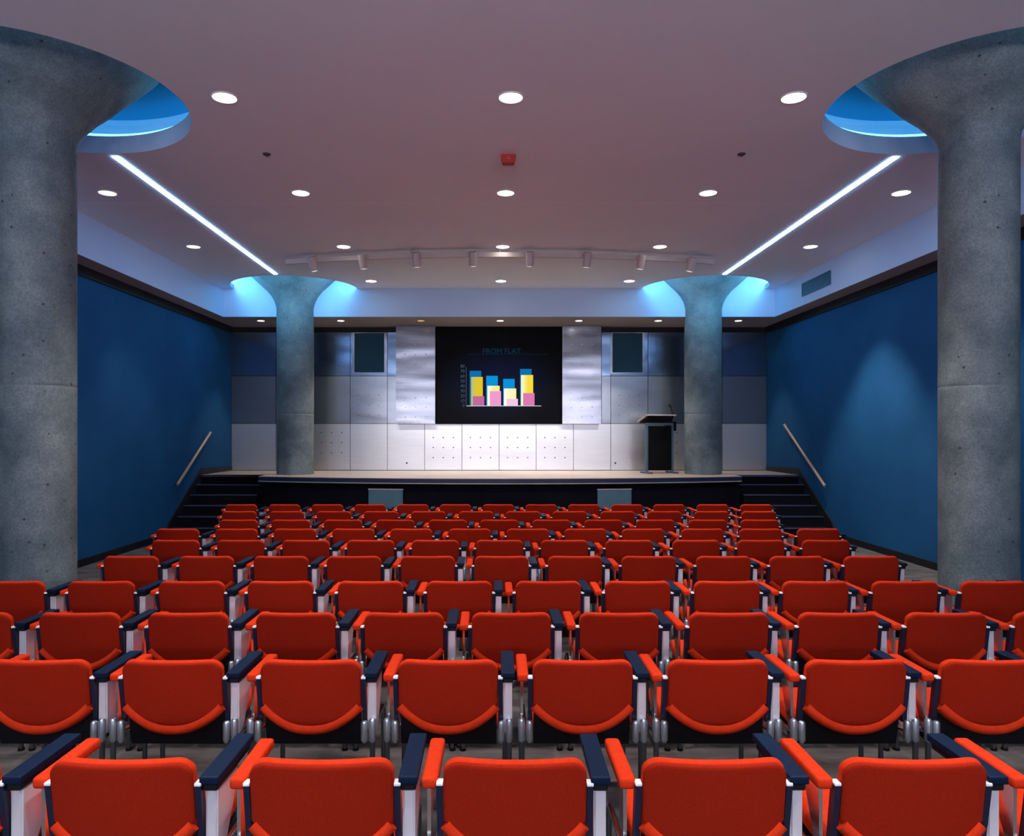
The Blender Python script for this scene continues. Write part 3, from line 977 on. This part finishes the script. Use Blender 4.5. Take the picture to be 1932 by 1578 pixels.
def make_chair():
    root = empty('auditorium_chair')
    o = obj('seat_cushion', seat_bm(), M['red'], root, True)
    o = obj('backrest', pillow(.229, .802, .452, .553, .055, .021, .008, edge=.028), M['red'], root, True)
    o = obj('back_shell', pillow(.2275, .7955, .497, .592, .054, .010, -.0145, edge=.010), M['red_dark'], root, True)
    o['label'] = 'darker red rear shell'
    bm = BM(); pts = []
    for k in range(25):
        x = -.221 + .442 * k / 24
        z = .480 + (.585 - .480) * (abs(x) / .2245) ** 2.3
        pts.append((x, back_y(x, z) - .016, z))
    path_tube(bm, pts, .0225, 12)
    obj('lower_roll', bm, M['red'], root, True)
    # black pan under the seat, turned up behind it
    bm = BM()
    prism(bm, [(.45 - .07, .392), (.06, .372), (.012, .385), (-.004, .45), (-.012, .575), (.000, .575), (.012, .455), (.03, .402), (.38, .405)], 'x', -.222, .222)
    obj('seat_pan', bm, M['blackp'], root)
    # left padded armrest
    bm = BM(); box(bm, -.300, -.246, -.045, .275, .690, .728, .014, 3)
    o = obj('armrest', bm, M['red'], root, True)
    # folded writing tablet on the right arm
    bm = BM(); box(bm, .243, .305, -.055, .290, .712, .738, .005, 2)
    o = obj('tablet_arm', bm, M['navy'], root)
    o['label'] = 'dark navy folding tablet arm'
    bm = BM(); box(bm, .250, .298, -.045, .270, .688, .712, .004, 1)
    obj('hinge_block', bm, M['blackp'], o)
    # tapered aluminium support under the tablet
    bm = BM()
    prism(bm, [(-.030, .688), (.155, .688), (.155, .655), (.100, .56), (.035, .47), (.010, .445), (-.030, .445)], 'x', .254, .294)
    bmesh.ops.bevel(bm, geom=[e for e in bm.edges], offset=.006, segments=2, affect='EDGES')
    obj('arm_support', bm, M['blade'], root)
    bm = BM()
    prism(bm, [(-.018, .690), (.10, .690), (.10, .66), (.02, .50), (.0, .45), (-.018, .45)], 'x', -.283, -.271)
    obj('arm_support', bm, M['chrome'], root)
    for s in (-1, 1):
        bm = BM()
        y1, y0 = back_y(.235, .705) - .004, back_y(.235, .50) + .002
        prism(bm, [(y0 - .016, .50), (y0 + .016, .50), (y1 + .016, .712), (y1 - .016, .712)], 'x', *sorted((s * .230, s * .250)))
        b = obj('back_bracket', bm, M['bracket'], root)
        bm = BM(); box(bm, *sorted((s * .229, s * .251)), y1 - .017, y1 + .017, .709, .719, .003)
        obj('bracket_cap', bm, M['white_trim'], b)
        bm = BM(); path_tube(bm, [(s * .262, -.03, .455), (s * .262, .10, .432), (s * .262, .38, .425), (s * .262, .42, .40)], .012, 8)
        obj('side_rail', bm, M['chrome'], root, True)
        for x, ztop in ((s * .243, .505), (s * .280, .515)):
            bm = BM(); tube(bm, (x, -.045, .425), (x, -.045, ztop), .0165, 14, cap_dome=.012)
            tube(bm, (x, -.045, .415), (x, -.045, .425), .011, 10)
            obj('leg_socket', bm, M['socket'], root, True)
        bm = BM(); tube(bm, (s * .280, -.045, .012), (s * .280, -.045, .418), .0125, 12); l = obj('leg', bm, M['leg'], root, True)
        bm = BM(); tube(bm, (s * .280, -.045, 0), (s * .280, -.045, .014), .018, 12); obj('foot_glide', bm, M['blackp'], l)
        bm = BM(); tube(bm, (s * .262, .41, .012), (s * .262, .41, .415), .0125, 12); l = obj('leg', bm, M['leg'], root, True)
        bm = BM(); tube(bm, (s * .262, .41, 0), (s * .262, .41, .014), .018, 12); obj('foot_glide', bm, M['blackp'], l)
    bm = BM(); tube(bm, (-.262, .20, .395), (.262, .20, .395), .014, 10)
    obj('crossbar', bm, M['leg'], root, True)
    return root


def dup(root):
    r = root.copy(); COL.objects.link(r)
    for ch in list(root.children):
        c = ch.copy(); COL.objects.link(c); c.parent = r
        for g in list(ch.children):
            d = g.copy(); COL.objects.link(d); d.parent = c
    return r


# rows as seen: height of the back tops below the eye level (px) and chair centres (px)
ROWS = [
    (619.5, [-144, 230, 610, 966, 1346, 1727, 2102]),
    (430, [75, 321, 586, 848, 1100, 1353, 1617, 1872]),
    (340, [-53, 149, 355, 558, 761, 962, 1165, 1375, 1586, 1788, 1993]),
    (280, [18, 188, 362, 529, 701, 868, 1035, 1205, 1373, 1539, 1708, 1876]),
    (232.5, [244, 389, 532, 668, 807, 946, 1085, 1223, 1366, 1504, 1646]),
    (202, [332, 454, 578, 699, 821, 941, 1063, 1185, 1316, 1437, 1560]),
    (180.5, [333, 446, 556, 668, 776, 887, 996, 1104, 1212, 1327, 1436, 1544]),
    (163.5, [450, 547, 647, 746, 847, 942, 1041, 1139, 1236, 1336, 1434]),
    (147.5, [450, 541, 630, 719, 808, 900, 988, 1074, 1166, 1253, 1342, 1432]),
    (134.5, [454, 537, 618, 699, 779, 859, 940, 1021, 1101, 1184, 1261, 1345, 1429]),
]
ROWN = ['the nearest row, cut by the bottom edge', 'the second nearest row', 'the third nearest row', 'the fourth nearest row', 'the fifth nearest row',
        'the fifth row back from the stage', 'the fourth row back from the stage', 'the third row back from the stage',
        'the second row back from the stage', 'the farthest row, closest to the stage']
ORD = ['leftmost', 'second from left', 'third from left', 'fourth from left', 'fifth from left', 'sixth from left', 'seventh from left']
ORDR = ['rightmost', 'second from right', 'third from right', 'fourth from right', 'fifth from right', 'sixth from right', 'seventh from right']
chair0 = None
for ri, (dv, xs) in enumerate(ROWS):
    Y = .3612 * F / dv * S
    n = len(xs)
    mi = (n - 1) / 2
    pit = sum((i - mi) * x for i, x in enumerate(xs)) / sum((i - mi) ** 2 for i in range(n))
    mean = sum(xs) / n
    for i, px in enumerate(xs):
        fit = mean + (i - mi) * pit
        p = fit + (px - fit) * .45
        X = (p - VX) * (Y + .022) / F
        c = chair0 = make_chair() if chair0 is None else chair0
        if ri or i:
            c = dup(chair0)
        c.location = (X, Y + .085, 0)
        c.rotation_euler = (0, 0, math.radians(random.uniform(-.7, .7)))
        if n % 2 and i == n // 2: w = 'exact middle one'
        elif i < n / 2: w = ORD[i]
        else: w = ORDR[n - 1 - i]
        tag(c, 'red auditorium chair, %s in %s' % (w, ROWN[ri]), 'chair', 'red auditorium chairs in rows')

# ------------------------------------------------------------------ camera and render look
cam = bpy.data.cameras.new('camera')
cam.sensor_fit = 'HORIZONTAL'; cam.sensor_width = 36
cam.lens = F / 1932 * 36
cam.shift_x = (966 - VX) / 1932
cam.shift_y = (VY - 789) / 1932
cam.clip_start = .05
co = bpy.data.objects.new('camera', cam); COL.objects.link(co)
co.location = (0, 0, EYE); co.rotation_euler = (PI / 2, 0, 0)
scene.camera = co

w = bpy.data.worlds.new('world'); scene.world = w; w.use_nodes = True
w.node_tree.nodes['Background'].inputs[0].default_value = (.02, .03, .05, 1)
w.node_tree.nodes['Background'].inputs[1].default_value = .3
scene.view_settings.view_transform = 'Standard'
scene.view_settings.look = 'None'
scene.view_settings.exposure = 0
scene.cycles.use_denoising = True
scene.cycles.max_bounces = 10
scene.cycles.diffuse_bounces = 6
scene.cycles.sample_clamp_indirect = 6
